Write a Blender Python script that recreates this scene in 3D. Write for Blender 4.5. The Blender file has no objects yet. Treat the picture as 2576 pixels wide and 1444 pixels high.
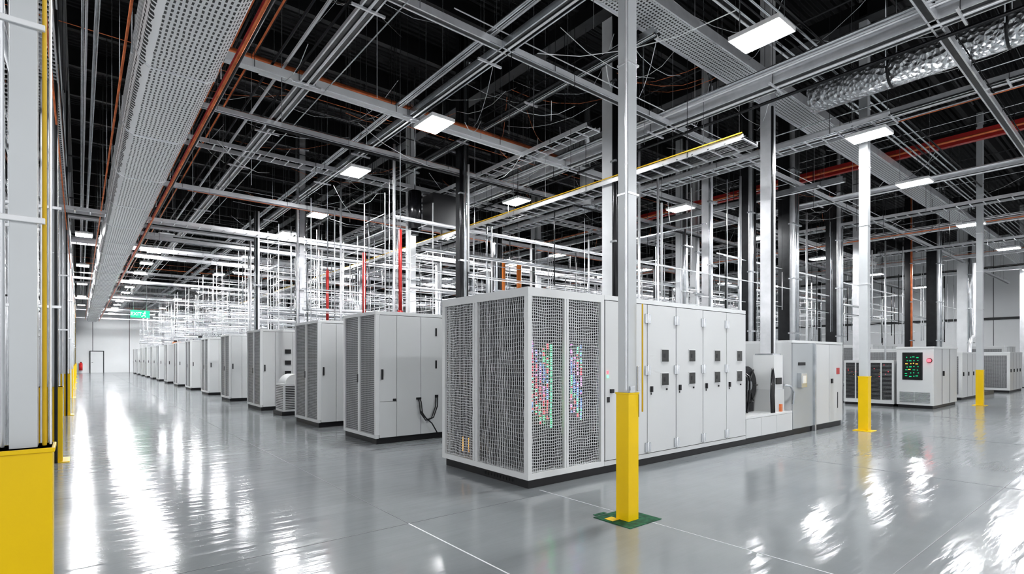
import bpy, math, random
from mathutils import Vector
R = random.Random(11)
scene = bpy.context.scene

# ------------------------------------------------------------ materials
MATS = {}
def nodes_of(name):
    m = bpy.data.materials.new(name); m.use_nodes = True
    nt = m.node_tree; b = nt.nodes["Principled BSDF"]
    MATS[name] = m
    return m, nt, b
def pri(name, col, rough=0.5, metal=0.0, var=0.06, scale=3.0, emit=None, es=0.0, coat=0.0):
    m, nt, b = nodes_of(name)
    b.inputs["Roughness"].default_value = rough
    b.inputs["Metallic"].default_value = metal
    b.inputs["Coat Weight"].default_value = coat
    tc = nt.nodes.new("ShaderNodeTexCoord")
    n = nt.nodes.new("ShaderNodeTexNoise"); n.inputs["Scale"].default_value = scale; n.inputs["Detail"].default_value = 4
    nt.links.new(tc.outputs["Object"], n.inputs["Vector"])
    r = nt.nodes.new("ShaderNodeValToRGB")
    r.color_ramp.elements[0].position = 0.3; r.color_ramp.elements[1].position = 0.7
    r.color_ramp.elements[0].color = tuple(c*(1-var) for c in col)+(1,)
    r.color_ramp.elements[1].color = tuple(min(1, c*(1+var)) for c in col)+(1,)
    nt.links.new(n.outputs["Fac"], r.inputs["Fac"])
    nt.links.new(r.outputs["Color"], b.inputs["Base Color"])
    if emit:
        b.inputs["Emission Color"].default_value = tuple(emit)+(1,)
        b.inputs["Emission Strength"].default_value = es
    return m
def math_node(nt, op, a, bb=None):
    n = nt.nodes.new("ShaderNodeMath"); n.operation = op
    for i, v in enumerate((a, bb)):
        if v is None: continue
        if isinstance(v, (int, float)): n.inputs[i].default_value = v
        else: nt.links.new(v, n.inputs[i])
    return n.outputs[0]
def mesh_mat(name, pu, pv, fu, fv, wire, dark, transparent, wob, mode="xz"):
    m, nt, b = nodes_of(name)
    b.inputs["Roughness"].default_value = 0.4; b.inputs["Metallic"].default_value = 0.2
    tc = nt.nodes.new("ShaderNodeTexCoord")
    n = nt.nodes.new("ShaderNodeTexNoise"); n.inputs["Scale"].default_value = 5.0; n.inputs["Detail"].default_value = 2
    nt.links.new(tc.outputs["Object"], n.inputs["Vector"])
    s = nt.nodes.new("ShaderNodeSeparateXYZ"); nt.links.new(tc.outputs["Object"], s.inputs[0])
    sn = nt.nodes.new("ShaderNodeSeparateColor"); nt.links.new(n.outputs["Color"], sn.inputs[0])
    if mode == "xz":
        u = math_node(nt, "ADD", s.outputs[0], s.outputs[1]); v = s.outputs[2]
    else:
        u = math_node(nt, "ADD", s.outputs[0], s.outputs[2]); v = s.outputs[1]
    u = math_node(nt, "ADD", u, math_node(nt, "MULTIPLY", sn.outputs[0], wob))
    v = math_node(nt, "ADD", v, math_node(nt, "MULTIPLY", sn.outputs[1], wob))
    a = math_node(nt, "LESS_THAN", math_node(nt, "FRACT", math_node(nt, "DIVIDE", u, pu)), fu)
    c = math_node(nt, "LESS_THAN", math_node(nt, "FRACT", math_node(nt, "DIVIDE", v, pv)), fv)
    k = math_node(nt, "MAXIMUM", a, c)
    mix = nt.nodes.new("ShaderNodeMix"); mix.data_type = "RGBA"
    nt.links.new(k, mix.inputs["Factor"])
    mix.inputs[6].default_value = tuple(dark)+(1,); mix.inputs[7].default_value = tuple(wire)+(1,)
    nt.links.new(mix.outputs[2], b.inputs["Base Color"])
    if transparent:
        out = nt.nodes["Material Output"]
        t = nt.nodes.new("ShaderNodeBsdfTransparent"); ms = nt.nodes.new("ShaderNodeMixShader")
        nt.links.new(k, ms.inputs[0]); nt.links.new(t.outputs[0], ms.inputs[1]); nt.links.new(b.outputs[0], ms.inputs[2])
        nt.links.new(ms.outputs[0], out.inputs[0])
    return m

pri("cabinet_paint", (0.60, 0.61, 0.612), 0.38, 0.0, 0.02, 1.0)
pri("cabinet_paint_grey", (0.40, 0.42, 0.43), 0.35, 0.15, 0.04, 1.0)
pri("cabinet_trim", (0.68, 0.69, 0.692), 0.35, 0.0, 0.02)
pri("seam_dark", (0.10, 0.10, 0.105), 0.6)
pri("black_plastic", (0.012, 0.012, 0.014), 0.45)
pri("interior_dark", (0.022, 0.023, 0.025), 0.5, 0.2, 0.5, 25)
pri("window_black", (0.012, 0.014, 0.012), 0.12)
pri("galv", (0.58, 0.60, 0.62), 0.22, 0.85, 0.15, 5)
pri("galv_bright", (0.88, 0.89, 0.91), 0.24, 0.5, 0.08, 6)
pri("galv_dark", (0.022, 0.023, 0.025), 0.3, 0.3, 0.3, 6)
pri("joist_black", (0.006, 0.006, 0.007), 0.5, 0.0, 0.3, 6)
pri("white_pipe", (0.78, 0.79, 0.80), 0.28, 0.1, 0.05)
pri("black_pipe", (0.008, 0.008, 0.010), 0.22)
pri("copper", (0.66, 0.20, 0.08), 0.32, 0.4, 0.3, 5)
pri("red_pipe", (0.45, 0.035, 0.03), 0.35)
pri("orange_pipe", (0.55, 0.18, 0.04), 0.4)
pri("yellow_paint", (0.86, 0.58, 0.0), 0.35, 0.0, 0.05, 2)
pri("yellow_cable", (0.7, 0.45, 0.02), 0.4)
pri("column_paint", (0.58, 0.60, 0.61), 0.3, 0.1, 0.04, 2)
pri("green_plate", (0.01, 0.10, 0.045), 0.7, 0.0, 0.6, 18)
pri("wall_paint", (0.78, 0.79, 0.80), 0.6, 0.0, 0.03, 0.5)
pri("joint_line", (0.8, 0.82, 0.84), 0.4)
pri("joint_grey", (0.17, 0.18, 0.19), 0.4)
pri("lamp_face", (1, 1, 1), 0.5, emit=(0.97, 0.985, 1.0), es=185)
pri("lamp_housing", (0.85, 0.85, 0.85), 0.5)
for nm, c in (("led_green", (0.1, 1, 0.3)), ("led_red", (1, 0.06, 0.08)), ("led_blue", (0.12, 0.25, 1)), ("led_amber", (1, 0.5, 0.08)), ("led_cyan", (0.2, 0.9, 1)), ("led_magenta", (0.9, 0.2, 0.8))):
    pri(nm, c, 0.5, emit=c, es=3.5 if nm != "led_amber" else 0.9)
pri("sign_green", (0.0, 0.5, 0.2), 0.5, emit=(0.0, 0.75, 0.3), es=0.35)
pri("sign_white", (0.9, 0.95, 0.9), 0.5, emit=(0.9, 1, 0.9), es=1.2)
pri("ext_red", (0.7, 0.03, 0.03), 0.3)
m, nt, b = nodes_of("foil")
b.inputs["Metallic"].default_value = 0.85; b.inputs["Roughness"].default_value = 0.25
b.inputs["Base Color"].default_value = (0.75, 0.77, 0.79, 1)
vn = nt.nodes.new("ShaderNodeTexVoronoi"); vn.inputs["Scale"].default_value = 14
tc = nt.nodes.new("ShaderNodeTexCoord"); nt.links.new(tc.outputs["Object"], vn.inputs["Vector"])
bp = nt.nodes.new("ShaderNodeBump"); bp.inputs["Strength"].default_value = 0.9; bp.inputs["Distance"].default_value = 0.06
nt.links.new(vn.outputs["Distance"], bp.inputs["Height"]); nt.links.new(bp.outputs[0], b.inputs["Normal"])
mesh_mat("door_mesh_clear", 0.034, 0.034, 0.26, 0.26, (0.60, 0.61, 0.62), (0.02, 0.02, 0.02), True, 0.05)
mesh_mat("door_mesh_vertical", 0.034, 0.05, 0.36, 0.08, (0.58, 0.59, 0.60), (0.02, 0.02, 0.02), True, 0.05)
mesh_mat("door_mesh_far", 0.034, 0.034, 0.26, 0.26, (0.45, 0.46, 0.47), (0.035, 0.035, 0.038), False, 0.02)
mesh_mat("duct_perforated", 0.050, 0.085, 0.58, 0.36, (0.92, 0.92, 0.92), (0.03, 0.03, 0.03), False, 0.03, "xy")
mesh_mat("tray_perforated", 0.06, 0.06, 0.45, 0.45, (0.75, 0.76, 0.77), (0.03, 0.03, 0.03), False, 0.01, "xy")
# floor
m, nt, b = nodes_of("epoxy_floor")
tc = nt.nodes.new("ShaderNodeTexCoord")
n1 = nt.nodes.new("ShaderNodeTexNoise"); n1.inputs["Scale"].default_value = 0.6; n1.inputs["Detail"].default_value = 6; n1.inputs["Roughness"].default_value = 0.6
nt.links.new(tc.outputs["Object"], n1.inputs["Vector"])
r = nt.nodes.new("ShaderNodeValToRGB")
r.color_ramp.elements[0].position = 0.3; r.color_ramp.elements[0].color = (0.235, 0.252, 0.262, 1)
r.color_ramp.elements[1].position = 0.7; r.color_ramp.elements[1].color = (0.295, 0.312, 0.322, 1)
nt.links.new(n1.outputs["Fac"], r.inputs["Fac"]); nt.links.new(r.outputs["Color"], b.inputs["Base Color"])
mr = nt.nodes.new("ShaderNodeMapRange"); mr.inputs["To Min"].default_value = 0.06; mr.inputs["To Max"].default_value = 0.19
nt.links.new(n1.outputs["Fac"], mr.inputs["Value"]); nt.links.new(mr.outputs[0], b.inputs["Roughness"])
b.inputs["IOR"].default_value = 1.85
mp = nt.nodes.new("ShaderNodeMapping"); mp.inputs["Scale"].default_value = (0.35, 2.6, 1)
nt.links.new(tc.outputs["Object"], mp.inputs["Vector"])
n2 = nt.nodes.new("ShaderNodeTexNoise"); n2.inputs["Scale"].default_value = 2.6; n2.inputs["Detail"].default_value = 4
nt.links.new(mp.outputs[0], n2.inputs["Vector"])
bp = nt.nodes.new("ShaderNodeBump"); bp.inputs["Strength"].default_value = 0.3; bp.inputs["Distance"].default_value = 0.02
nt.links.new(n2.outputs["Fac"], bp.inputs["Height"]); nt.links.new(bp.outputs[0], b.inputs["Normal"])
# ceiling deck, corrugated
m, nt, b = nodes_of("ceiling_deck")
b.inputs["Base Color"].default_value = (0.002, 0.002, 0.003, 1); b.inputs["Roughness"].default_value = 0.6
tc = nt.nodes.new("ShaderNodeTexCoord"); w = nt.nodes.new("ShaderNodeTexWave"); w.bands_direction = "Y"; w.inputs["Scale"].default_value = 2.0
nt.links.new(tc.outputs["Object"], w.inputs["Vector"])
bp = nt.nodes.new("ShaderNodeBump"); bp.inputs["Strength"].default_value = 1.0; bp.inputs["Distance"].default_value = 0.1
nt.links.new(w.outputs["Fac"], bp.inputs["Height"]); nt.links.new(bp.outputs[0], b.inputs["Normal"])

# ------------------------------------------------------------ mesh builder
class MB:
    def __init__(s, name):
        s.name = name; s.v = []; s.f = []; s.mi = []; s.sm = []; s.slots = []
    def slot(s, m):
        if m not in s.slots: s.slots.append(m)
        return s.slots.index(m)
    def addf(s, f, m, smooth=False):
        s.f.append(f); s.mi.append(s.slot(m)); s.sm.append(smooth)
    def box(s, x0, y0, z0, x1, y1, z1, m):
        if x0 > x1: x0, x1 = x1, x0
        if y0 > y1: y0, y1 = y1, y0
        if z0 > z1: z0, z1 = z1, z0
        k = len(s.v)
        s.v += [(x0,y0,z0),(x1,y0,z0),(x1,y1,z0),(x0,y1,z0),(x0,y0,z1),(x1,y0,z1),(x1,y1,z1),(x0,y1,z1)]
        for f in ((0,3,2,1),(4,5,6,7),(0,1,5,4),(1,2,6,5),(2,3,7,6),(3,0,4,7)):
            s.addf(tuple(k+i for i in f), m)
    def sweep(s, pts, r, m, n=8, smooth=True):
        pts = [Vector(p) for p in pts]
        rings = []; prev = None
        for i, p in enumerate(pts):
            if i == 0: d = pts[1]-pts[0]
            elif i == len(pts)-1: d = pts[-1]-pts[-2]
            else: d = (pts[i+1]-p).normalized()+(p-pts[i-1]).normalized()
            d.normalize()
            if prev is None:
                a = Vector((0,0,1)) if abs(d.z) < 0.9 else Vector((1,0,0))
                u = d.cross(a).normalized()
            else:
                u = (prev - d*prev.dot(d)).normalized()
            prev = u; w = d.cross(u)
            k = len(s.v)
            for j in range(n):
                an = 2*math.pi*(j+0.5)/n
                q = p+u*(math.cos(an)*r)+w*(math.sin(an)*r)
                s.v.append(tuple(q))
            rings.append(k)
        for a, c in zip(rings, rings[1:]):
            for j in range(n):
                j2 = (j+1) % n
                s.addf((a+j, a+j2, c+j2, c+j), m, smooth and n > 4)
        s.addf(tuple(rings[0]+j for j in reversed(range(n))), m)
        s.addf(tuple(rings[-1]+j for j in range(n)), m)
    def tube(s, p, q, r, m, n=8): s.sweep([p, q], r, m, n)
    def build(s, bevel=0.0, parent=None):
        me = bpy.data.meshes.new(s.name)
        me.from_pydata(s.v, [], s.f)
        for m in s.slots: me.materials.append(MATS[m])
        me.polygons.foreach_set("material_index", s.mi)
        me.polygons.foreach_set("use_smooth", s.sm)
        me.update()
        o = bpy.data.objects.new(s.name, me); scene.collection.objects.link(o)
        if bevel:
            b = o.modifiers.new("bevel", "BEVEL"); b.width = bevel; b.segments = 2; b.limit_method = "ANGLE"
        if parent: o.parent = parent
        return o

CEIL = 9.2
# ------------------------------------------------------------ room shell
b = MB("floor"); b.box(-9, -10, -0.2, 45, 68, 0, "epoxy_floor"); b.build()
b = MB("ceiling"); b.box(-9, -10, CEIL, 45, 68, CEIL+0.2, "ceiling_deck"); b.build()
b = MB("wall_far"); b.box(-9, 68, 0, 45, 68.2, CEIL, "wall_paint")
for x in range(-8, 45, 3): b.box(x, 67.985, 0, x+0.05, 68, CEIL, "seam_dark")
b.build()
b = MB("wall_right"); b.box(45, -10, 0, 45.2, 68, CEIL, "wall_paint")
for y in range(-8, 68, 3): b.box(44.985, y, 0, 45, y+0.03, CEIL, "seam_dark")
b.box(44.9, -10, 3.9, 45, 68, 4.05, "galv_dark")
b.build()
b = MB("wall_left"); b.box(-9.2, 20, 0, -9, 68, CEIL, "wall_paint"); b.build()
for i, x in enumerate((0.85, 10.0)):
    b = MB("door_%d" % (i+1))
    b.box(x-0.08, 67.9, 0, x, 67.98, 2.2, "galv_dark"); b.box(x+1.0, 67.9, 0, x+1.08, 67.98, 2.2, "galv_dark")
    b.box(x-0.08, 67.9, 2.12, x+1.08, 67.98, 2.2, "galv_dark")
    b.box(x, 67.92, 0, x+1.0, 67.97, 2.12, "wall_paint"); b.box(x+0.08, 67.86, 1.0, x+0.2, 67.92, 1.04, "black_plastic")
    b.build()
b = MB("floor_joint_lines")
b.box(2.305, 0.5, 0.0, 2.317, 4.33, 0.002, "joint_line")
b.box(4.05, -4, 0.0, 4.057, 4.5, 0.002, "joint_line")
b.box(-0.3, 4.33, 0.0, 3.9, 4.336, 0.002, "joint_grey")
b.box(2.31, 4.34, 0.0, 2.316, 60, 0.002, "joint_grey")
for x in (8.3, 12.6, 16.9): b.box(x, -8, 0, x+0.006, 4.2, 0.002, "joint_grey")
b.box(4.1, 1.2, 0.0, 40, 1.206, 0.002, "joint_grey")
b.build()
b = MB("ceiling_joists")
y = -9.5
while y < 67:
    b.box(-9, y, CEIL-0.45, 45, y+0.12, CEIL-0.38, "joist_black"); b.box(-9, y+0.04, CEIL-0.38, 45, y+0.08, CEIL, "joist_black")
    y += 1.9
for x in (-0.35, 8.2, 12.5, 22, 31):
    b.box(x-0.15, -10, CEIL-0.8, x+0.15, 68, CEIL-0.76, "galv_dark"); b.box(x-0.03, -10, CEIL-0.76, x+0.03, 68, CEIL-0.4, "joist_black")
b.build()

# ------------------------------------------------------------ cabinets
def leds(b, kind, u0, u1, z0, z1, depth, n, cols):
    for i in range(n):
        u = round(R.uniform(u0, u1)/0.022)*0.022; z = round(R.uniform(z0, z1)/0.024)*0.024; m = cols[int(z*9+u*3+R.random()*2.2) % len(cols)]; w = R.choice((0.010, 0.014))
        if kind == "y": b.box(u, depth-0.006, z, u+w, depth, z+0.011, m)
        else: b.box(depth-0.006, u, z, depth, u+w, z+0.011, m)
def led_columns(b, cols_x, z0, z1, depth, cols):
    for ci, x in enumerate(cols_x):
        z = z0+R.uniform(0, .12); top = z1-R.uniform(0, .15)
        while z < top:
            if R.random() < .86:
                m = cols[(int((z-z0)*7)+ci+R.choice((0, 0, 1))) % len(cols)]
                b.box(x, depth-0.008, z, x+R.choice((.014, .02, .026)), depth, z+0.013, m)
            z += 0.024

def main_group():
    X0, Y0, H = 3.96, 4.59, 2.31
    b = MB("power_distribution_cabinet")
    b.box(X0+0.03, Y0+0.03, 0, 13.2, 6.38, 0.1, "black_plastic")
    b.box(X0+0.16, Y0+0.16, 0.1, 5.25, 6.36, 2.22, "interior_dark")
    for z in [0.25+0.14*i for i in range(14)]:
        b.box(X0+0.12, Y0+0.12, z, 5.2, 6.35, z+0.018, "galv_dark")
    b.box(X0, Y0, 2.21, 5.255, 6.44, H, "cabinet_trim")
    b.box(X0, Y0, 0.1, 5.255, 6.44, 0.17, "cabinet_trim")
    for (x, y) in ((X0, Y0), (X0, 6.37), (5.195, Y0)): b.box(x, y, 0.17, x+0.06, y+0.07, 2.21, "cabinet_trim")
    b.box(X0, 5.60, 0.17, X0+0.05, 5.64, 2.21, "cabinet_trim"); b.box(X0, 5.65, 0.17, X0+0.05, 5.69, 2.21, "cabinet_trim"); b.box(X0+0.03, 5.63, 0.17, X0+0.04, 5.66, 2.21, "seam_dark")
    b.box(4.54, Y0, 0.17, 4.573, Y0+0.05, 2.21, "cabinet_trim"); b.box(4.578, Y0, 0.17, 4.61, Y0+0.05, 2.21, "cabinet_trim")
    b.box(X0+0.03, Y0+0.07, 0.17, X0+0.032, 5.60, 2.21, "door_mesh_vertical")
    b.box(X0+0.03, 5.69, 0.17, X0+0.032, 6.37, 2.21, "door_mesh_clear")
    b.box(X0+0.06, Y0+0.03, 0.17, 4.54, Y0+0.032, 2.21, "door_mesh_clear")
    b.box(4.61, Y0+0.03, 0.17, 5.195, Y0+0.032, 2.21, "door_mesh_clear")
    b.box(X0+0.1, 6.38, 0.17, 5.255, 6.44, 2.21, "cabinet_paint")
    for i in range(10): b.box(X0+0.024, 4.9+0.06*i, 0.03, X0+0.03, 4.94+0.06*i, 0.07, "galv_dark")
    led_columns(b, [4.05+0.062*i for i in range(6)], 0.70, 1.70, Y0+0.12, ["led_red", "led_magenta", "led_blue", "led_red", "led_green", "led_red"])
    led_columns(b, [4.76+0.058*i for i in range(4)], 0.70, 1.68, Y0+0.12, ["led_blue", "led_magenta", "led_red", "led_green", "led_blue"])
    for i in range(42):
        z = 0.66+0.024*i
        b.box(4.41, Y0+0.108, z, 4.435, Y0+0.12, z+0.012, "led_green")
        if i % 2: b.box(4.70, Y0+0.108, z, 4.72, Y0+0.12, z+0.012, "led_green")
    for i in range(3): b.box(X0+0.11, 5.8+0.14*i, 0.22, X0+0.12, 5.812+0.14*i, 0.42, "led_amber")
    # body
    b.box(5.26, Y0+0.02, 0.1, 8.88, 6.42, 2.25, "seam_dark")
    b.box(5.26, Y0, 2.25, 8.9, 6.44, H, "cabinet_trim")
    b.box(5.26, Y0, 0.1, 8.9, 6.44, 0.16, "cabinet_paint")
    b.box(8.88, Y0+0.02, 0.16, 8.9, 6.42, 2.25, "cabinet_paint")
    for a, c in ((5.27, 5.70), (5.71, 6.14), (6.155, 6.83), (6.845, 7.55), (7.565, 8.25), (8.265, 8.885)):
        b.box(a, Y0-0.006, 0.17, c, Y0+0.03, 2.24, "cabinet_paint")
    for a in (6.155, 6.845, 7.565, 8.265):
        for z in (1.53, 1.19):
            b.box(a+0.31, Y0-0.016, z-0.095, a+0.49, Y0-0.006, z+0.095, "cabinet_trim")
            b.box(a+0.32, Y0-0.020, z-0.085, a+0.48, Y0-0.014, z+0.085, "window_black")
            b.box(a+0.36, Y0-0.022, z-0.03, a+0.40, Y0-0.019, z+0.03, "galv_dark")
        for z in (2.04, 1.32, 0.25):
            b.box(a-0.065, Y0-0.022, z-0.06, a-0.015, Y0-0.006, z+0.07, "galv"); b.box(a+0.005, Y0-0.022, z-0.06, a+0.055, Y0-0.006, z+0.07, "galv")
            b.tube((a-0.005, Y0-0.022, z-0.07), (a-0.005, Y0-0.022, z+0.08), 0.009, "galv_bright")
        b.box(a+0.06, Y0-0.03, 1.02, a+0.10, Y0-0.006, 1.10, "black_plastic")
        b.box(a+0.07, Y0-0.012, 0.98, a+0.09, Y0-0.006, 1.01, "galv_dark")
        b.box(a+0.43, Y0-0.02, 1.035, a+0.455, Y0-0.006, 1.06, "black_plastic")
    b.box(5.36, Y0-0.03, 1.04, 5.42, Y0-0.006, 1.09, "black_plastic"); b.box(5.30, Y0-0.014, 0.92, 5.35, Y0-0.006, 0.99, "black_plastic")
    b.box(5.3, Y0-0.014, 1.29, 5.325, Y0-0.006, 1.33, "led_red"); b.box(5.3, Y0-0.014, 1.24, 5.325, Y0-0.006, 1.27, "led_green")
    b.box(5.55, Y0-0.014, 1.55, 5.62, Y0-0.006, 1.75, "window_black")
    # low base section
    b.box(8.9, Y0+0.01, 0.1, 10.7, 6.4, 0.44, "seam_dark"); b.box(8.9, Y0, 0.44, 10.7, 6.4, 0.48, "cabinet_trim")
    for a, c in ((8.91, 9.44), (9.45, 10.05), (10.06, 10.69)): b.box(a, Y0-0.004, 0.11, c, Y0+0.03, 0.435, "cabinet_paint")
    b.box(8.9, 5.55, 0.48, 9.55, 6.38, 1.9, "cabinet_paint_grey"); b.box(9.57, 5.75, 0.48, 10.68, 6.38, 1.72, "cabinet_paint")
    b.box(8.95, 5.53, 1.2, 9.5, 5.55, 1.85, "cabinet_paint"); b.box(8.95, 5.53, 0.55, 9.5, 5.55, 1.15, "cabinet_paint")
    b.tube((9.75, 5.0, 0.98), (9.75, 5.5, 0.98), 0.36, "black_pipe", 28)
    b.tube((9.75, 4.98, 0.98), (9.75, 5.0, 0.98), 0.30, "galv_dark", 28)
    b.tube((9.75, 4.95, 0.98), (9.75, 4.98, 0.98), 0.10, "galv", 16)
    for k in range(6):
        t = k*math.pi/3
        b.tube((9.75, 4.965, 0.98), (9.75+0.34*math.cos(t), 4.965, 0.98+0.34*math.sin(t)), 0.012, "galv_dark", 6)
    b.box(9.5, 5.0, 0.48, 10.0, 5.45, 0.66, "galv_dark")
    for k in range(6):
        xx = 9.05+0.1*k
        b.sweep([(xx, 4.9, 0.48), (xx+0.02, 4.86, 0.8), (xx+0.1, 4.9, 1.15), (xx+0.15, 5.2, 1.35), (xx+0.1, 5.55, 1.4)], 0.018, "black_pipe", 6)
    b.box(9.02, 4.72, 0.48, 9.07, 4.77, 0.95, "yellow_cable")
    b.box(10.12, 4.66, 0.48, 10.52, 5.1, 0.9, "cabinet_paint"); b.box(10.14, 4.68, 0.9, 10.5, 5.08, 1.55, "cabinet_trim")
    b.box(10.2, 4.66, 1.0, 10.42, 4.68, 1.12, "black_plastic"); b.box(10.3, 4.62, 0.45, 10.36, 4.66, 0.62, "copper")
    b.sweep([(10.42, 4.62, 0.98), (10.55, 4.56, 0.96), (10.68, 4.55, 0.84), (10.68, 4.57, 0.6)], 0.02, "galv", 8)
    for k in range(3): b.sweep([(10.02-.05*k, 4.62, 0.48), (10.0-.05*k, 4.62, 0.8), (10.06-.05*k, 4.64, 1.1), (10.13, 4.7, 1.3)], 0.018, "black_pipe", 8)
    # right unit
    b.box(10.71, Y0+0.02, 0.1, 13.19, 6.4, 1.79, "seam_dark"); b.box(10.7, Y0, 1.79, 13.22, 6.42, 1.84, "cabinet_trim")
    b.box(13.19, Y0+0.02, 0.1, 13.22, 6.42, 1.79, "cabinet_paint"); b.box(10.69, Y0+0.02, 0.48, 10.71, 6.4, 1.79, "cabinet_paint")
    for a, c, mt in ((10.71, 11.64, "cabinet_paint_grey"), (11.68, 12.45, "cabinet_paint"), (12.47, 13.2, "cabinet_paint")):
        b.box(a, Y0-0.006, 0.12, c, Y0+0.03, 1.78, mt)
    b.box(11.63, Y0-0.05, 0.0, 11.69, Y0+0.02, 1.8, "galv")
    b.box(10.9, Y0-0.09, 0.92, 11.15, Y0-0.006, 1.2, "galv"); b.box(10.95, Y0-0.1, 1.0, 11.1, Y0-0.09, 1.15, "galv_bright")
    b.box(10.95, Y0-0.02, 1.35, 11.25, Y0-0.006, 1.41, "black_plastic")
    b.box(12.85, Y0-0.012, 1.14, 13.02, Y0-0.006, 1.28, "red_pipe")
    b.box(12.55, Y0-0.03, 0.95, 12.62, Y0-0.006, 1.05, "black_plastic"); b.box(12.9, Y0-0.012, 0.4, 12.93, Y0-0.006, 0.75, "galv_dark")
    b.build(0.004)
main_group()

def group(k, y0, y1, xe, H):
    X0 = 3.96
    b = MB("server_cabinet")
    b.box(X0+0.03, y0+0.03, 0, xe-0.02, y1-0.02, 0.1, "black_plastic")
    b.box(X0+0.06, y0+0.012, 0.1, xe-0.002, y1-0.002, H-0.06, "seam_dark")
    b.box(X0, y0, H-0.06, xe, y1, H, "cabinet_trim")
    b.box(X0, y0, 0.1, X0+0.06, y1, 0.16, "cabinet_paint")
    ym = (y0+y1)/2
    for a, c in ((y0, y0+0.06), (ym-0.04, ym-0.004), (ym+0.004, ym+0.04), (y1-0.06, y1)):
        b.box(X0, a, 0.16, X0+0.08, c, H-0.06, "cabinet_trim")
    dm = "door_mesh_far"
    b.box(X0+0.03, y0+0.06, 0.16, X0+0.04, ym-0.04, H-0.06, dm); b.box(X0+0.03, ym+0.04, 0.16, X0+0.04, y1-0.06, H-0.06, dm)
    b.box(X0-0.02, ym+0.02, 1.05, X0, ym+0.035, 1.2, "seam_dark")
    xs = [X0+0.07]
    while xs[-1] < xe-0.5: xs.append(min(xe, xs[-1]+(0.33 if len(xs) == 1 else 0.48)))
    for i, (a, c) in enumerate(zip(xs, xs[1:])):
        if i == 0 and k == 1:
            b.box(a, y0-0.006, 0.11, c-0.006, y0+0.02, 0.73, "cabinet_paint"); b.box(a, y0-0.006, 0.737, c-0.006, y0+0.02, H-0.07, "cabinet_paint")
        else:
            b.box(a, y0-0.006, 0.11, c-0.006, y0+0.02, H-0.07, "cabinet_paint")
    b.box(X0+0.10, y0-0.035, 1.12, X0+0.13, y0-0.006, 1.3, "black_plastic")
    if k == 1:
        b.box(4.28, y0-0.02, 0.74, 4.34, y0-0.006, 0.78, "black_plastic")
        b.box(5.14, y0-0.02, 1.9, 5.17, y0-0.006, 2.05, "black_plastic"); b.box(5.14, y0-0.02, 1.3, 5.17, y0-0.006, 1.45, "black_plastic")
        for dx in (0, 0.04):
            b.sweep([(4.77+dx, y0-0.01, 0.76), (4.78+dx, y0-0.05, 0.7), (4.80+dx, y0-0.06, 0.5), (4.90+dx, y0-0.07, 0.36), (5.03+dx, y0-0.06, 0.4), (5.12+dx, y0-0.05, 0.6), (5.15+dx, y0-0.01, 0.78)], 0.011, "black_pipe", 8)
        b.sweep([(4.80, y0-0.04, 0.55), (4.88, y0-0.08, 0.42), (5.02, y0-0.09, 0.3), (5.13, y0-0.09, 0.12), (5.2, y0-0.08, 0.02)], 0.012, "black_pipe", 8)
        b.box(4.74, y0-0.02, 0.74, 4.84, y0-0.006, 0.78, "galv_dark"); b.box(5.13, y0-0.02, 0.76, 5.2, y0-0.006, 0.81, "galv_dark")
    if k in (3, 5):
        for z in (1.62, 1.3, 1.0): b.box(4.62, y0-0.06, z, 4.78, y0-0.006, z+0.12, "black_plastic")
    if k in (6, 8):
        b.box(4.3, y0+.3, H, 4.7, y0+.6, H+.13, "orange_pipe" if k != 6 else "galv"); b.box(4.35, y0+.35, H+.13, 4.5, y0+.5, H+.22, "black_plastic")
    b.build(0.004 if k < 5 else 0)
YS = [(8.61, 10.05), (11.47, 13.05), (16.15, 17.7), (20.2, 21.6), (24.1, 25.6), (28.4, 30.0), (32.6, 34.1), (36.8, 38.3), (41, 42.5), (45, 46.5), (49, 50.5), (53, 54.5), (57, 58.5), (61, 62.5)]
for k, (a, c) in enumerate(YS, 1):
    group(k, a, c, 10.0 if k < 3 else 7.5, 2.31)

b = MB("portable_air_cooler")
b.box(4.1, 14.45, 0.06, 4.75, 15.15, 0.82, "cabinet_paint")
b.tube((4.42, 14.5, 0.8), (4.42, 15.1, 0.8), 0.27, "cabinet_trim", 24)
for i in range(14): b.box(4.09, 14.5, 0.16+0.045*i, 4.105, 15.1, 0.18+0.045*i, "galv_dark"); b.box(4.15, 14.44, 0.16+0.045*i, 4.7, 14.455, 0.18+0.045*i, "galv_dark")
b.box(4.05, 14.4, 0.0, 4.8, 15.2, 0.1, "black_plastic")
b.build(0.01)

b = MB("control_cabinet")
b.box(19.35, 4.35, 0, 21.95, 5.2, 0.09, "black_plastic")
b.box(19.32, 4.32, 0.09, 22, 5.23, 1.77, "cabinet_paint"); b.box(19.3, 4.3, 1.77, 22.02, 5.25, 1.83, "cabinet_trim")
b.box(19.30, 4.58, 0.84, 19.32, 5.08, 1.66, "galv_dark"); b.box(19.29, 4.62, 0.88, 19.305, 5.04, 1.62, "window_black")
for i in range(28):
    y = 4.66+0.09*(i % 4)+R.uniform(0, .03); z = 0.92+0.095*(i//4)+R.uniform(0, .03)
    b.box(19.28, y, z, 19.29, y+R.choice((0.03, 0.06)), z+0.025, R.choice(["sign_green", "sign_green", "led_amber", "sign_green"]))
b.tube((19.32, 4.42, 1.42), (19.24, 4.42, 1.42), 0.05, "led_red", 16); b.tube((19.33, 4.42, 1.42), (19.3, 4.42, 1.42), 0.07, "black_plastic", 16)
for i in range(9): b.box(19.30, 4.40, 0.17+0.036*i, 19.322, 5.15, 0.188+0.036*i, "galv")
b.box(19.30, 4.77, 0.16, 19.31, 4.79, 0.5, "cabinet_paint")
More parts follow.
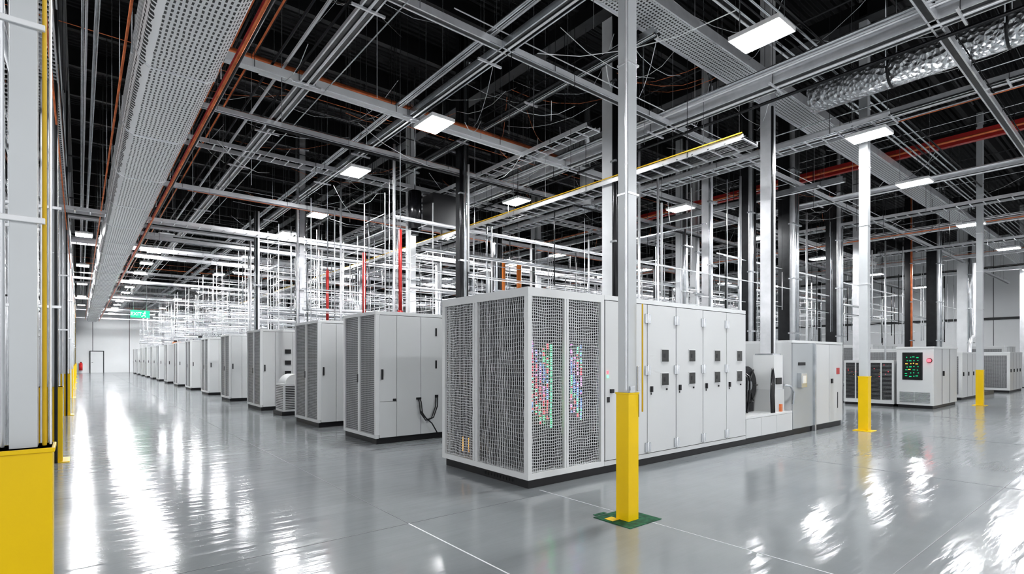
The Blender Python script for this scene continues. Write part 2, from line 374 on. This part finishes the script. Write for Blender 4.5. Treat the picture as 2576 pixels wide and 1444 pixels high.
for x in (20.2, 21.1): b.box(x, 4.31, 0.1, x+0.012, 4.32, 1.77, "seam_dark")
b.box(20.3, 4.28, 0.95, 20.36, 4.32, 1.1, "black_plastic")
b.build(0.006)
for (ya, yb) in ((5.3, 5.96), (6.0, 6.66)):
    b = MB("battery_cabinet")
    b.box(19.35, ya+0.02, 0, 21, yb-0.02, 0.08, "black_plastic"); b.box(19.32, ya, 0.08, 21, yb, 1.42, "cabinet_paint")
    b.box(19.315, ya+0.05, 0.2, 19.32, (ya+yb)/2-0.02, 1.34, "interior_dark"); b.box(19.315, (ya+yb)/2+0.02, 0.2, 19.32, yb-0.05, 1.34, "interior_dark")
    for i in range(28):
        b.box(19.30, ya+0.05, 0.22+0.04*i, 19.32, (ya+yb)/2-0.02, 0.228+0.04*i, "galv"); b.box(19.30, (ya+yb)/2+0.02, 0.22+0.04*i, 19.32, yb-0.05, 0.228+0.04*i, "galv")
    leds(b, "x", ya+0.07, yb-0.07, 0.9, 1.3, 19.312, 8, ["led_red", "led_amber"])
    b.build()
def small_cab(x0, y0, x1, y1, h, name="equipment_cabinet"):
    b = MB(name)
    b.box(x0+0.03, y0+0.03, 0, x1-0.03, y1-0.03, 0.09, "black_plastic"); b.box(x0, y0, 0.09, x1, y1, h-0.04, "cabinet_paint"); b.box(x0-0.01, y0-0.01, h-0.04, x1+0.01, y1+0.01, h, "cabinet_trim")
    n = max(1, round((x1-x0)/0.8))
    for i in range(1, n): xx = x0+(x1-x0)*i/n; b.box(xx, y0-0.003, 0.1, xx+0.01, y0, h-0.05, "seam_dark")
    for i in range(n): xx = x0+(x1-x0)*(i+0.15)/n; b.box(xx, y0-0.03, h*0.5, xx+0.04, y0, h*0.5+0.14, "black_plastic")
    b.box(x0-0.012, y0+0.1, 0.2, x0, y1-0.1, h-0.15, "door_mesh_far")
    b.build()
small_cab(24.2, 4.6, 26.5, 5.8, 1.7)
small_cab(31, 4.3, 34, 5.5, 1.75)
small_cab(28.5, 7.5, 31, 9.0, 1.9)
small_cab(36, 5.2, 39, 6.6, 2.1)
small_cab(14.6, 8.6, 18.4, 10.0, 1.95)
small_cab(-7.5, 60, -4.7, 62, 2.55)
small_cab(-7.5, 45, -5.2, 47, 2.4)
small_cab(23, 10, 27, 11.5, 2.2)
small_cab(33, 10, 37, 11.5, 2.2)
b = MB("pump_unit")
b.box(27.6, 4.6, 0, 29.6, 5.8, 0.15, "galv_dark")
b.tube((27.9, 5.2, 0.62), (29.3, 5.2, 0.62), 0.4, "galv", 20); b.tube((27.75, 5.2, 0.62), (27.9, 5.2, 0.62), 0.3, "black_pipe", 20)
b.box(28.1, 4.9, 0.15, 29.1, 5.5, 0.35, "black_plastic"); b.sweep([(28.6, 5.2, 1.0), (28.6, 5.2, 2.0), (28.9, 5.2, 2.3), (29.4, 5.2, 2.4), (29.4, 5.2, 5.5)], 0.07, "galv_bright", 10)
b.build()

# ------------------------------------------------------------ columns with guards
def column(x, y, w, gh, gw, mat="column_paint", plate=False, attach=True):
    b = MB("steel_column")
    b.box(x-w/2, y-w/2, 0, x+w/2, y+w/2, CEIL, mat)
    g = gw/2
    b.box(x-g, y-g, 0, x+g, y+g, gh, "yellow_paint")
    b.box(x-g-0.006, y-g-0.006, gh-0.015, x+g+0.006, y+g+0.006, gh, "yellow_paint")
    if not plate: b.box(x-g-0.08, y-g-0.08, 0, x+g+0.08, y+g+0.08, 0.012, "yellow_paint")
    if attach:
        for i in range(3):
            ox = x+w/2+0.02; oy = y-w/2+0.03+0.04*i
            b.tube((ox, oy, gh*0.95), (ox, oy, CEIL), 0.010, R.choice(["galv_bright", "galv", "yellow_cable"]), 6)
        for z in (3.0, 4.2, 5.4, 6.6): b.box(x-w/2-0.006, y-w/2-0.006, z, x+w/2+0.03, y+w/2+0.006, z+0.02, "galv_bright")
    return b
b = column(3.95, 3.17, 0.12, 1.18, 0.145, plate=True)
b.box(3.74, 2.97, 0, 4.2, 3.40, 0.006, "green_plate"); b.box(3.80, 3.42, 0, 3.95, 3.46, 0.005, "green_plate"); b.box(3.78, 3.2, 0.006, 3.88, 3.3, 0.009, "yellow_paint")
b.tube((3.87, 3.12, 1.2), (3.87, 3.12, CEIL), 0.012, "galv_bright", 8); b.tube((4.045, 3.07, 1.0), (4.045, 3.07, 2.0), 0.008, "yellow_cable", 6)
b.box(4.01, 3.10, 1.19, 4.05, 3.2, 1.42, "galv"); b.box(4.023, 3.1, 0.95, 4.035, 3.13, 1.16, "black_plastic"); b.box(3.90, 3.09, 1.18, 3.96, 3.11, 1.24, "galv")
b.build(0.004)
for (x, y) in ((12.55, 3.95), (22.0, 3.75), (31.5, 3.7), (40.5, 3.7)): column(x, y, 0.16, 1.12, 0.18).build(0.006)
for i, y in enumerate((2.43, 10.2, 18.2, 26, 33.8, 41.6, 49.4, 57.2)):
    b = column(-0.145 if i == 0 else -0.35, y, 0.07 if i == 0 else 0.16, 1.2 if i == 0 else 1.08, 0.15 if i == 0 else 0.32, attach=(i > 0))
    if i:
        for j in range(8): b.tube((-0.75+0.07*j, y-0.24, 0.0), (-0.75+0.07*j, y-0.24, CEIL), R.choice((0.012, 0.02, 0.03)), R.choice(["galv_bright", "white_pipe", "galv", "galv_dark"]), 6)
        b.box(-0.8, y-0.28, 2.2, -0.2, y-0.21, 2.24, "galv_bright"); b.box(-0.8, y-0.28, 3.6, -0.2, y-0.21, 3.64, "galv_bright")
    else:
        b.tube((-0.093, 2.42, 1.2), (-0.093, 2.42, CEIL), 0.007, "yellow_cable", 6); b.tube((-0.078, 2.44, 1.2), (-0.078, 2.44, CEIL), 0.005, "galv_bright", 6)
        b.tube((-0.20, 2.45, 1.2), (-0.20, 2.45, CEIL), 0.006, "galv_bright", 6); b.tube((-0.215, 2.47, 1.2), (-0.215, 2.47, CEIL), 0.006, "galv", 6)
        for z in (1.95, 2.6): b.box(-0.21, 2.385, z, -0.09, 2.40, z+0.02, "white_pipe")
    b.build(0.003)
b = MB("pipe_manifold")
WM = ["white_pipe", "white_pipe", "galv_bright", "galv_bright", "galv", "galv_dark"]
for i in range(120):
    x = R.uniform(-2.6, -0.65); y = R.uniform(6, 55); r = R.choice((.012, .02, .03, .045))
    b.tube((x, y, 0), (x, y, R.choice((4.5, 6, CEIL))), r, R.choice(WM), 6)
for i in range(46):
    x = R.uniform(-2.6, -0.65); z = R.uniform(2.4, 7.5); y0 = R.uniform(5, 14)
    b.tube((x, y0, z), (x, R.uniform(30, 62), z), R.choice((.012, .02, .035)), R.choice(WM+["copper"]), 6)
for i in range(60):
    y = R.uniform(7, 55); z = R.uniform(2.4, 7.0); b.box(-2.7, y, z, -0.5, y+.04, z+.04, R.choice(WM))
b.build()

# ------------------------------------------------------------ risers
def riser(x, y, z0, w, mats, zt=CEIL, name="pipe_riser"):
    b = MB(name)
    b.box(x-w/2, y-w/2, z0, x+w/2, y+w/2, zt, mats[0])
    for i, m in enumerate(mats[1:]):
        r = w*R.uniform(0.14, 0.24); ox = -w*0.6+i*w*0.45
        b.tube((x+ox, y-w/2-r-0.01, z0), (x+ox, y-w/2-r-0.01, zt), r, m, 12)
    z = z0+0.6
    while z < zt: b.box(x-w*0.85, y-w*0.95, z, x+w*0.85, y-w/2, z+0.04, "galv"); z += 1.6
    b.box(x-w*0.75, y-w*0.75, z0, x+w*0.75, y+w*0.75, z0+0.03, "galv_dark")
    b.build()
Sv = ["galv_bright", "galv", "galv", "galv_dark", "black_pipe"]
RIS = [(8.5, 7.2, .30, ["white_pipe", "black_pipe", "black_pipe", "galv_dark"]),
 (7.2, 10.8, .22, ["galv_dark", "black_pipe", "galv"]), (11.3, 14.8, .28, ["galv_dark", "galv", "black_pipe"]),
 (7.7, 14.3, .22, ["white_pipe", "white_pipe"]), (5.9, 18.8, .25, ["galv_bright", "galv"]),
 (14.2, 7.3, .24, ["galv_dark", "galv_bright", "galv", "black_pipe"]), (16.4, 7.2, .34, ["galv_dark", "galv_bright", "galv", "galv"]),
 (19.9, 7.2, .34, ["galv_dark", "galv_bright", "galv"]), (28, 6.3, .35, ["galv_dark", "galv_bright", "galv"]),
 (27, 6.9, .2, ["black_pipe", "copper", "galv"]), (32.8, 6.2, .4, ["white_pipe", "galv"]),
 (16.6, 10.9, .3, ["white_pipe", "galv"]), (17.9, 11.2, .25, ["white_pipe", "galv_bright"]), (16.8, 18.9, .35, ["white_pipe", "galv_bright"]),
 (12.4, 7.4, .2, ["galv_bright", "galv"]), (23.5, 7.6, .3, ["galv_bright", "black_pipe", "galv"]), (37, 4.6, .3, ["galv_bright", "galv"])]
for x, y, w, ms in RIS: riser(x, y, 0.0, w, ms)
for i in range(44):
    gy = R.choice([14.2, 18.9, 22.8, 27, 31.2, 35.4, 39.7, 43.7, 51.7])
    riser(R.uniform(4.4, 40), gy+R.uniform(-.5, .5), 0, R.choice((.14, .18, .24)), [R.choice(["galv_bright", "white_pipe", "galv_dark"]), R.choice(Sv), R.choice(Sv)], zt=R.choice((5.6, 6.2, CEIL)))
b = MB("support_post"); b.box(10.22, 4.78, 1.55, 10.42, 4.98, CEIL, "galv_bright"); b.box(10.24, 4.755, 1.55, 10.29, 4.785, 6.3, "black_pipe"); b.box(10.15, 4.71, 1.55, 10.49, 5.05, 1.58, "galv"); b.tube((10.45, 4.85, 1.55), (10.45, 4.85, CEIL), .025, "galv", 8); b.build()
def drop(name, x, y, z0, z1, r, m):
    b = MB(name); b.tube((x, y, z0), (x, y, z1), r, m, 10)
    b.tube((x, y, z1), (x, y, CEIL), 0.012, "galv", 6); b.tube((x, y, z0), (x, y, z0+0.08), r*1.5, m, 10); b.build()
drop("fire_main_pipe", 5.45, 10.6, 2.45, 4.3, .04, "red_pipe"); drop("fire_main_pipe", 6.1, 14.0, 2.3, 4.4, .05, "red_pipe"); drop("fire_main_pipe", 5.3, 14.6, 2.3, 3.9, .04, "red_pipe")
drop("copper_riser", 11.9, 15.2, 2.2, 5.0, .1, "orange_pipe"); drop("copper_riser", 12.5, 15.0, 2.2, 4.9, .09, "orange_pipe")
b = MB("hanger_posts")
for x, y in ((5.6, 14.4), (5.38, 10.75), (4.6, 14.9), (6.6, 19), (5.2, 23), (9.5, 7.3), (10.6, 7.6), (4.4, 19.2), (13.3, 7.0), (15.2, 7.6), (18.3, 7.4), (21.5, 6.9), (25.2, 7.2)): b.tube((x, y, 0), (x, y, 6.2), .03, "galv_bright", 10); b.tube((x, y, 6.2), (x, y, CEIL), .01, "galv_dark", 6)
b.build()

# ------------------------------------------------------------ overhead services
b = MB("supply_air_duct")
def duct_ring(b, prof, y0, y1, m):
    k = len(b.v); n = len(prof)
    for y in (y0, y1):
        for (x, z) in prof: b.v.append((x, y, z))
    for j in range(n):
        j2 = (j+1) % n; b.addf((k+j, k+j2, k+n+j2, k+n+j), m)
    b.addf(tuple(k+j for j in range(n)), m); b.addf(tuple(k+n+j for j in reversed(range(n))), m)
prof = [(0.52, 5.18), (0.56, 5.06), (0.66, 5.0), (1.24, 5.0), (1.34, 5.06), (1.38, 5.18), (1.38, 5.55), (0.52, 5.55)]
duct_ring(b, prof, -9, 66, "duct_perforated")
cx, cz = .95, 5.28
pf = [(cx+(x-cx)*1.03, cz+(z-cz)*1.05) for x, z in prof]
y = -7.3
while y < 66:
    duct_ring(b, pf, y, y+0.03, "galv_bright")
    for x in (0.48, 1.42): b.tube((x, y+0.02, 5.1), (x, y+0.02, CEIL), 0.008, "galv", 6)
    y += 2.5
b.tube((1.46, -9, 5.06), (1.46, 66, 5.06), 0.018, "copper", 8); b.tube((1.50, -9, 5.2), (1.50, 66, 5.2), 0.025, "red_pipe", 8); b.tube((1.58, -9, 5.3), (1.58, 66, 5.3), 0.03, "galv_dark", 8); b.tube((0.42, -9, 5.2), (0.42, 66, 5.2), 0.015, "copper", 8)
b.build()

strut = MB("strut_grid"); cond = MB("conduit_bundle"); tray = MB("cable_tray")
def hang(b, x, y, z, r=0.005): b.tube((x, y, z), (x, y, CEIL), r, R.choice(["galv", "galv_dark", "galv_dark"]), 4)
PM = ["galv_bright", "galv_bright", "galv", "galv", "black_pipe", "black_pipe", "copper"]
def beam_y(x, z, w, h, y0, y1, m, npipe=3, step=2.4):
    e = min(.022, w*.2)
    strut.box(x-w/2+e, y0, z+.01, x+w/2-e, y1, z+0.02, "galv_dark"); strut.box(x-w/2, y0, z, x-w/2+e, y1, z+h, m); strut.box(x+w/2-e, y0, z, x+w/2, y1, z+h, m)
    cond.tube((x, y0, z-.005), (x, y1, z-.005), w*.09, "galv_bright", 6)
    for i in range(npipe):
        r = R.choice((.01, .015, .02, .03)); ox = R.uniform(-w*1.5, w*1.5); oz = R.uniform(-.06, .3)
        cond.tube((x+ox, y0+R.uniform(0, 2), z+oz), (x+ox, y1-R.uniform(0, 2), z+oz), r, R.choice(PM), 6)
    y = y0+0.5
    while y < y1:
        hang(strut, x-w/2-0.02, y, z); hang(strut, x+w/2+0.02, y, z)
        strut.box(x-w/2-0.12, y, z-0.03, x+w/2+0.12, y+0.03, z, "galv_bright"); y += step
def beam_x(y, z, w, h, x0, x1, m, npipe=3, step=2.4):
    e = min(.022, w*.2)
    strut.box(x0, y-w/2+e, z+.01, x1, y+w/2-e, z+0.02, "galv_dark"); strut.box(x0, y-w/2, z, x1, y-w/2+e, z+h, m); strut.box(x0, y+w/2-e, z, x1, y+w/2, z+h, m)
    for i in range(npipe):
        r = R.choice((.01, .015, .02, .03)); oy = R.uniform(-w*1.7, w*1.7); oz = R.uniform(-.06, .3)
        cond.tube((x0+R.uniform(0, 2), y+oy, z+oz), (x1-R.uniform(0, 2), y+oy, z+oz), r, R.choice(PM), 6)
    x = x0+0.4
    while x < x1:
        hang(strut, x, y-w/2-0.02, z); hang(strut, x, y+w/2+0.02, z); x += step
def ladder_y(x, z, w, y0, y1, step=0.3, m="galv_bright"):
    tray.box(x-w/2, y0, z, x-w/2+0.02, y1, z+0.09, m); tray.box(x+w/2-0.02, y0, z, x+w/2, y1, z+0.09, m)
    y = y0
    while y < y1: tray.box(x-w/2, y, z+0.01, x+w/2, y+0.025, z+0.03, m); y += step
    for i in range(int(w/0.06)):
        xx = x-w/2+0.04+i*0.055; zz = z+0.05
        if R.random() < .8: cond.sweep([(xx+R.uniform(-.01, .01), y0+(y1-y0)*t/8, zz+R.uniform(-.008, .02)) for t in range(9)], R.choice((.01, .016, .022)), R.choice(["black_pipe", "galv_dark", "black_pipe", "galv"]), 5)
    y = y0+1
    while y < y1: hang(tray, x-w/2-.01, y, z); hang(tray, x+w/2+.01, y, z); y += 2.4
def ladder_x(y, z, w, x0, x1, step=0.3, m="galv_bright"):
    tray.box(x0, y-w/2, z, x1, y-w/2+0.02, z+0.09, m); tray.box(x0, y+w/2-0.02, z, x1, y+w/2, z+0.09, m)
    x = x0
    while x < x1: tray.box(x, y-w/2, z+0.01, x+0.025, y+w/2, z+0.03, m); x += step
    x = x0+.5
    while x < x1: hang(tray, x, y-w/2-.01, z); hang(tray, x, y+w/2+.01, z); x += 2.4

beam_y(2.9, 6.0, .22, .06, -6, 66, "galv_bright", 6)
beam_y(4.85, 6.0, .2, .1, -6, 66, "galv", 7)
beam_y(9.0, 6.0, .3, .2, -6, 66, "galv_bright", 7)
ladder_y(8.5, 5.0, .5, 4.3, 66)
beam_y(6.9, 6.5, .1, .1, 5, 66, "galv", 4)
beam_y(12.3, 6.2, .2, .12, -6, 66, "galv_bright", 6); ladder_y(7.7, 5.9, .4, 7, 66)
ladder_y(11.7, 5.9, .5, 3.2, 60)
beam_y(14.5, 5.8, .2, .12, 5, 66, "galv", 4); beam_y(17, 6.0, .25, .1, -6, 66, "galv_bright", 5)
ladder_y(20, 5.9, .5, -6, 66); beam_y(23.6, 6.0, .25, .1, -6, 66, "galv_bright", 5); ladder_y(27, 5.9, .5, -6, 66); beam_y(31, 6, .3, .1, -6, 60, "galv_bright", 5); beam_y(36, 5.9, .3, .1, -6, 60, "galv_bright", 5)
ladder_y(-0.38, 5.4, .3, 3.5, 66, 0.12); ladder_y(-0.95, 5.9, .4, 3, 66, .2)
for i in range(16):
    x = R.uniform(-1.3, -0.2); z = R.uniform(4.4, 7.4); cond.tube((x, 1.0+R.uniform(0, 4), z), (x, 66, z), R.choice((.012, .02, .03, .04)), R.choice(PM), 6)
for i in range(6):
    x = R.uniform(-.1, .35); z = R.uniform(6.1, 7.4); cond.tube((x, 1.0, z), (x, 66, z), R.choice((.02, .03)), R.choice(PM), 6)
for i in range(10):
    x = R.uniform(1.7, 2.7); z = R.uniform(6.0, 7.2); cond.tube((x, -4, z), (x, 66, z), R.choice((.01, .015, .02)), R.choice(PM), 6)
cond.tube((8.22, 4.3, 5.1), (8.22, 40, 5.1), .012, "yellow_cable", 6)
beam_x(2.0, 6.0, .12, .1, 5.5, 44, "galv_bright", 2); beam_x(6.15, 6.0, .12, .1, 3.0, 44, "galv_bright", 3)
beam_x(9.0, 6.0, .16, .12, 1.7, 30, "white_pipe", 2); beam_x(10.7, 5.9, .1, .08, 1.5, 44, "galv_bright", 2)
strut.box(1.7, 8.94, 5.99, 9, 9.06, 6.0, "white_pipe")
cond.tube((1.6, 9.25, 6.3), (9.5, 9.25, 6.3), .06, "copper", 8); cond.tube((1.6, 9.4, 6.25), (30, 9.4, 6.25), .03, "red_pipe", 8)
cond.box(17.4, -4, 6.95, 17.55, 14, 7.2, "red_pipe"); cond.tube((17.2, -4, 7), (17.2, 30, 7), .03, "copper", 8)
y = 12.8
while y < 66:
    z = R.uniform(5.1, 6.3); x0 = R.choice((1.5, -4, 1.6)); x1 = R.choice((20, 44, 44))
    if R.random() < .6: beam_x(y, z, .12, .1, x0, x1, "galv_bright", 3)
    else: ladder_x(y, z, .4, x0, x1)
    y += R.uniform(1.4, 2.3)
tray.box(5.2, 4.75, 6.75, 44, 5.3, 6.78, "tray_perforated"); tray.box(5.2, 4.73, 6.72, 44, 4.76, 6.9, "galv_bright"); tray.box(5.2, 5.29, 6.72, 44, 5.32, 6.9, "galv_bright")
for i in range(6): cond.tube((5.2, 3.7+i*.12, 6.85+.02*(i % 2)), (44, 3.7+i*.12, 6.85+.02*(i % 2)), .02, R.choice(PM), 6)
x = 5.4
while x < 44: hang(tray, x, 4.74, 6.75); hang(tray, x, 5.31, 6.75); x += 1.5
for i in range(22):
    y = R.uniform(1, 40); z = R.uniform(6.7, 8.3); cond.tube((R.uniform(-2, 6), y, z), (R.uniform(12, 44), y, z), R.choice((.008, .012, .02, .03)), R.choice(["galv_dark", "galv", "galv_dark", "copper", "galv_bright"]), 6)
for i in range(20):
    x = R.uniform(2, 34); z = R.uniform(6.7, 8.3); cond.tube((x, R.uniform(-6, 6), z), (x, R.uniform(20, 60), z), R.choice((.008, .012, .02, .03)), R.choice(["galv_dark", "galv", "galv_dark", "galv_bright"]), 6)
strut.build(); cond.build(); tray.build()

b = MB("overhead_rack")
WM = ["white_pipe", "galv_bright", "galv_bright", "galv_bright", "galv"]
gaps = [7.3, 10.8, 14.4, 18.9, 22.8, 27, 31.2, 35.4, 39.7, 43.7, 47.7, 51.7, 55.7, 59.7, 64]
for gy in gaps:
    xlo = 4.6 if gy > 12 else (9.5 if gy < 9 else 5.2)
    for z in (2.6, 2.85, 3.1, 3.35, 3.6, 4.1, 4.7):
        if gy < 9 and z > 4.2: continue
        if R.random() < .85:
            zz = z+R.uniform(-.12, .12); x1 = R.uniform(18, 42); yy = gy+R.uniform(-.6, .6); w = .02 if gy < 20 else .04
            xa = xlo if gy > 12 else xlo+R.uniform(0, 5)
            b.box(xa, yy, zz, x1, yy+w, zz+w, R.choice(WM))
            if R.random() < .5: b.tube((xa, yy+.2, zz+.1), (x1-3, yy+.2, zz+.1), R.choice((.02, .03, .045)), R.choice(WM), 8)
    n = 80 if gy > 12 else 40
    for i in range(n):
        x = R.uniform(xlo, 40); yy = gy+R.uniform(-.7, .7); z0 = R.choice((2.35, 2.35, 2.9, 3.5))
        w = R.choice((.006, .01, .015, .022)); zt = R.choice((4.0, 5.0, 5.6, 6.0)); b.tube((x, yy, z0), (x, yy, zt), w*1.2, R.choice(WM+["galv_dark"]), 6); b.tube((x, yy, zt), (x, yy, CEIL), .004, "galv_dark", 4)
for i in range(50):
    x = R.uniform(9, 42); z = R.uniform(2.5, 4.9); y0 = R.uniform(6.8, 30); b.box(x, y0, z, x+.03, y0+R.uniform(8, 30), z+.03, R.choice(WM))
for k, (a, c) in enumerate(YS):
    if k < 1: continue
    xs = (4.5, 5.6, 6.9) if k > 1 else (5.6, 6.9)
    for x in xs:
        for yy in (a+.2, c-.2): b.box(x, yy, 2.31, x+.02, yy+.02, 5.4, "galv_bright")
        for z in (2.7, 3.0, 3.3, 3.6, 3.9, 4.2, 4.5, 4.9): b.box(x, a+.2, z, x+.014, c-.2, z+.014, "galv_bright")
    for z in (3.1, 3.8, 4.6): b.box(xs[0], a+.2, z, 7.0, a+.22, z+.02, "galv_bright")
b.build()
b = MB("hanger_rods")
for i in range(460):
    x = R.uniform(1.5, 30); y = R.uniform(4, 45); b.tube((x, y, R.uniform(5.0, 6.4)), (x, y, CEIL), R.choice((.004, .005, .007)), R.choice(["galv_bright", "galv", "galv_dark", "galv_dark"]), 4)
for i in range(170):
    x = R.uniform(2, 24); y = R.uniform(3.7, 18)
    p = Vector((x, y, R.uniform(5.6, 8))); q = p+Vector((R.uniform(-2.5, 2.5), R.uniform(-2.5, 2.5), R.uniform(-.3, .3)))
    mid = (p+q)/2-Vector((0, 0, .2)); b.sweep([p, (p+mid)/2-Vector((0, 0, .06)), mid, (q+mid)/2-Vector((0, 0, .06)), q], .006, R.choice(["galv_bright", "galv", "copper", "white_pipe"]), 5)
b.build()
b = MB("insulated_round_duct")
b.tube((10.9, -8, 6.45), (10.9, 4.3, 6.45), .27, "foil", 24)
y = -7.5
while y < 4.3: b.tube((10.9, y, 6.45), (10.9, y+.04, 6.45), .278, "galv_dark", 24); b.tube((10.62, y+.03, 6.45), (10.62, y+.03, CEIL), .01, "galv", 6); b.tube((11.18, y+.03, 6.45), (11.18, y+.03, CEIL), .01, "galv", 6); y += 1.5
b.build()
b = MB("exhaust_duct")
b.tube((11.5, 10.7, 5.9), (11.5, 10.7, 7.0), .21, "white_pipe", 24); b.tube((11.5, 10.7, 7.0), (11.5, 10.7, CEIL), .1, "galv", 12); b.tube((11.5, 10.7, 5.86), (11.5, 10.7, 5.9), .23, "galv", 24); b.build()
b = MB("main_supply_duct")
b.box(12.6, 21, 6.0, 44, 21.9, 6.6, "galv_bright")
for x in range(13, 44, 2): b.box(x, 20.96, 5.96, x+.05, 21.94, 6.64, "galv"); b.tube((x+.02, 20.95, 6.6), (x+.02, 20.95, CEIL), .01, "galv", 6)
b.build()
b = MB("pendant_sock_filter")
b.tube((6.9, 12.6, 4.9), (6.9, 12.6, 5.9), .18, "black_pipe", 16); b.tube((6.9, 12.6, 4.75), (6.9, 12.6, 4.9), .1, "black_pipe", 16); b.tube((6.9, 12.6, 5.9), (6.9, 12.6, CEIL), .02, "galv", 8)
b.box(7.3, 12.3, 5.1, 8.0, 12.9, 5.9, "black_plastic"); b.box(6.8, 12.55, 5.9, 8.0, 12.65, 5.95, "galv")
b.build()

# ------------------------------------------------------------ lamps
LZ = 5.8
def lamp_mesh():
    b = MB("ceiling_light")
    b.box(-.24, -.34, 0.0, .24, .34, .06, "lamp_housing"); b.box(-.22, -.32, -.006, .22, .32, 0.0, "lamp_face"); b.box(-.12, -.2, .06, .12, .2, .12, "galv")
    b.tube((0, -.3, .06), (0, -.3, CEIL-LZ), .006, "galv", 4); b.tube((0, .3, .06), (0, .3, CEIL-LZ), .006, "galv", 4)
    return b.build()
L = [(7.09, 3.44), (11.9, 3.67), (16, 3.96), (22.4, 4.04), (28.5, 4.0), (36, 4.2), (5.09, 8.56), (4.97, 11.9), (13.5, 8.9), (9.37, 11.35), (19, 9.2), (25, 9.6), (32, 9.6), (40, 9.6)]
L += [(2.37, 22.4+3.5*i) for i in range(13)]
L += [(0.12, 24+8*i) for i in range(5)]
L += [(x, y) for x in (5.6, 10.2, 15.6, 21.5, 29, 37) for y in (16.2, 19.4, 25, 31, 38, 46, 55, 64)]
L += [(2.4, -3), (7.1, -3), (12, -3), (20, -3), (-4, 8), (-4, 18), (-4, 30), (-4, 42), (-4, 54)]
first = lamp_mesh()
first.location = (L[0][0], L[0][1], LZ)
for x, y in L[1:]:
    o = bpy.data.objects.new("ceiling_light", first.data); scene.collection.objects.link(o); o.location = (x, y, LZ)

# ------------------------------------------------------------ exit sign
e = bpy.data.objects.new("exit_sign", None); scene.collection.objects.link(e)
b = MB("sign_board"); b.box(2.35, 38.9, 3.9, 3.3, 38.98, 4.34, "sign_green")
b.tube((2.5, 38.94, 4.34), (2.5, 38.94, CEIL), .01, "galv", 6); b.tube((3.15, 38.94, 4.34), (3.15, 38.94, CEIL), .01, "galv", 6)
b.tube((3.06, 38.90, 4.25), (3.06, 38.885, 4.25), .035, "sign_white", 12)
for p, q in (((3.05, 4.2), (3.0, 4.08)), ((3.0, 4.08), (3.08, 4.02)), ((3.08, 4.02), (3.06, 3.94)), ((3.0, 4.08), (2.95, 4.0)), ((2.95, 4.0), (2.88, 3.99)), ((3.04, 4.19), (3.11, 4.13)), ((3.04, 4.19), (2.95, 4.16))):
    b.tube((p[0], 38.89, p[1]), (q[0], 38.89, q[1]), .017, "sign_white", 6)
b.build(parent=e)
cu = bpy.data.curves.new("lettering", "FONT"); cu.body = "EXIT"; cu.size = .27; cu.align_x = "CENTER"; cu.align_y = "CENTER"; cu.extrude = .004
to = bpy.data.objects.new("lettering", cu); scene.collection.objects.link(to); to.location = (2.63, 38.892, 4.12); to.rotation_euler = (math.pi/2, 0, 0)
cu.materials.append(MATS["sign_white"]); to.parent = e
b = MB("fire_extinguisher"); b.tube((.1, 67.7, .25), (.1, 67.7, .95), .14, "ext_red", 16); b.sweep([(.1, 67.7, .95), (.1, 67.7, 1.02)], .07, "ext_red", 12); b.box(.02, 67.68, 1.02, .18, 67.72, 1.1, "black_plastic")
b.box(-.05, 67.82, 0, .25, 68, 1.0, "wall_paint"); b.build()

# ------------------------------------------------------------ world and camera
w = bpy.data.worlds.new("world"); scene.world = w; w.use_nodes = True
w.node_tree.nodes["Background"].inputs[0].default_value = (.96, .975, 1, 1); w.node_tree.nodes["Background"].inputs[1].default_value = 1.15
cam = bpy.data.cameras.new("camera"); co = bpy.data.objects.new("camera", cam); scene.collection.objects.link(co)
co.location = (0, 0, 1.5); co.rotation_euler = (math.pi/2, 0, -math.radians(39.05))
cam.sensor_width = 36; cam.lens = 1341/2576*36; cam.shift_y = (900-722)/2576; cam.clip_start = 0.05; cam.clip_end = 200
scene.camera = co
scene.view_settings.view_transform = "Standard"
try: scene.view_settings.look = "Medium High Contrast"
except Exception:
    pass
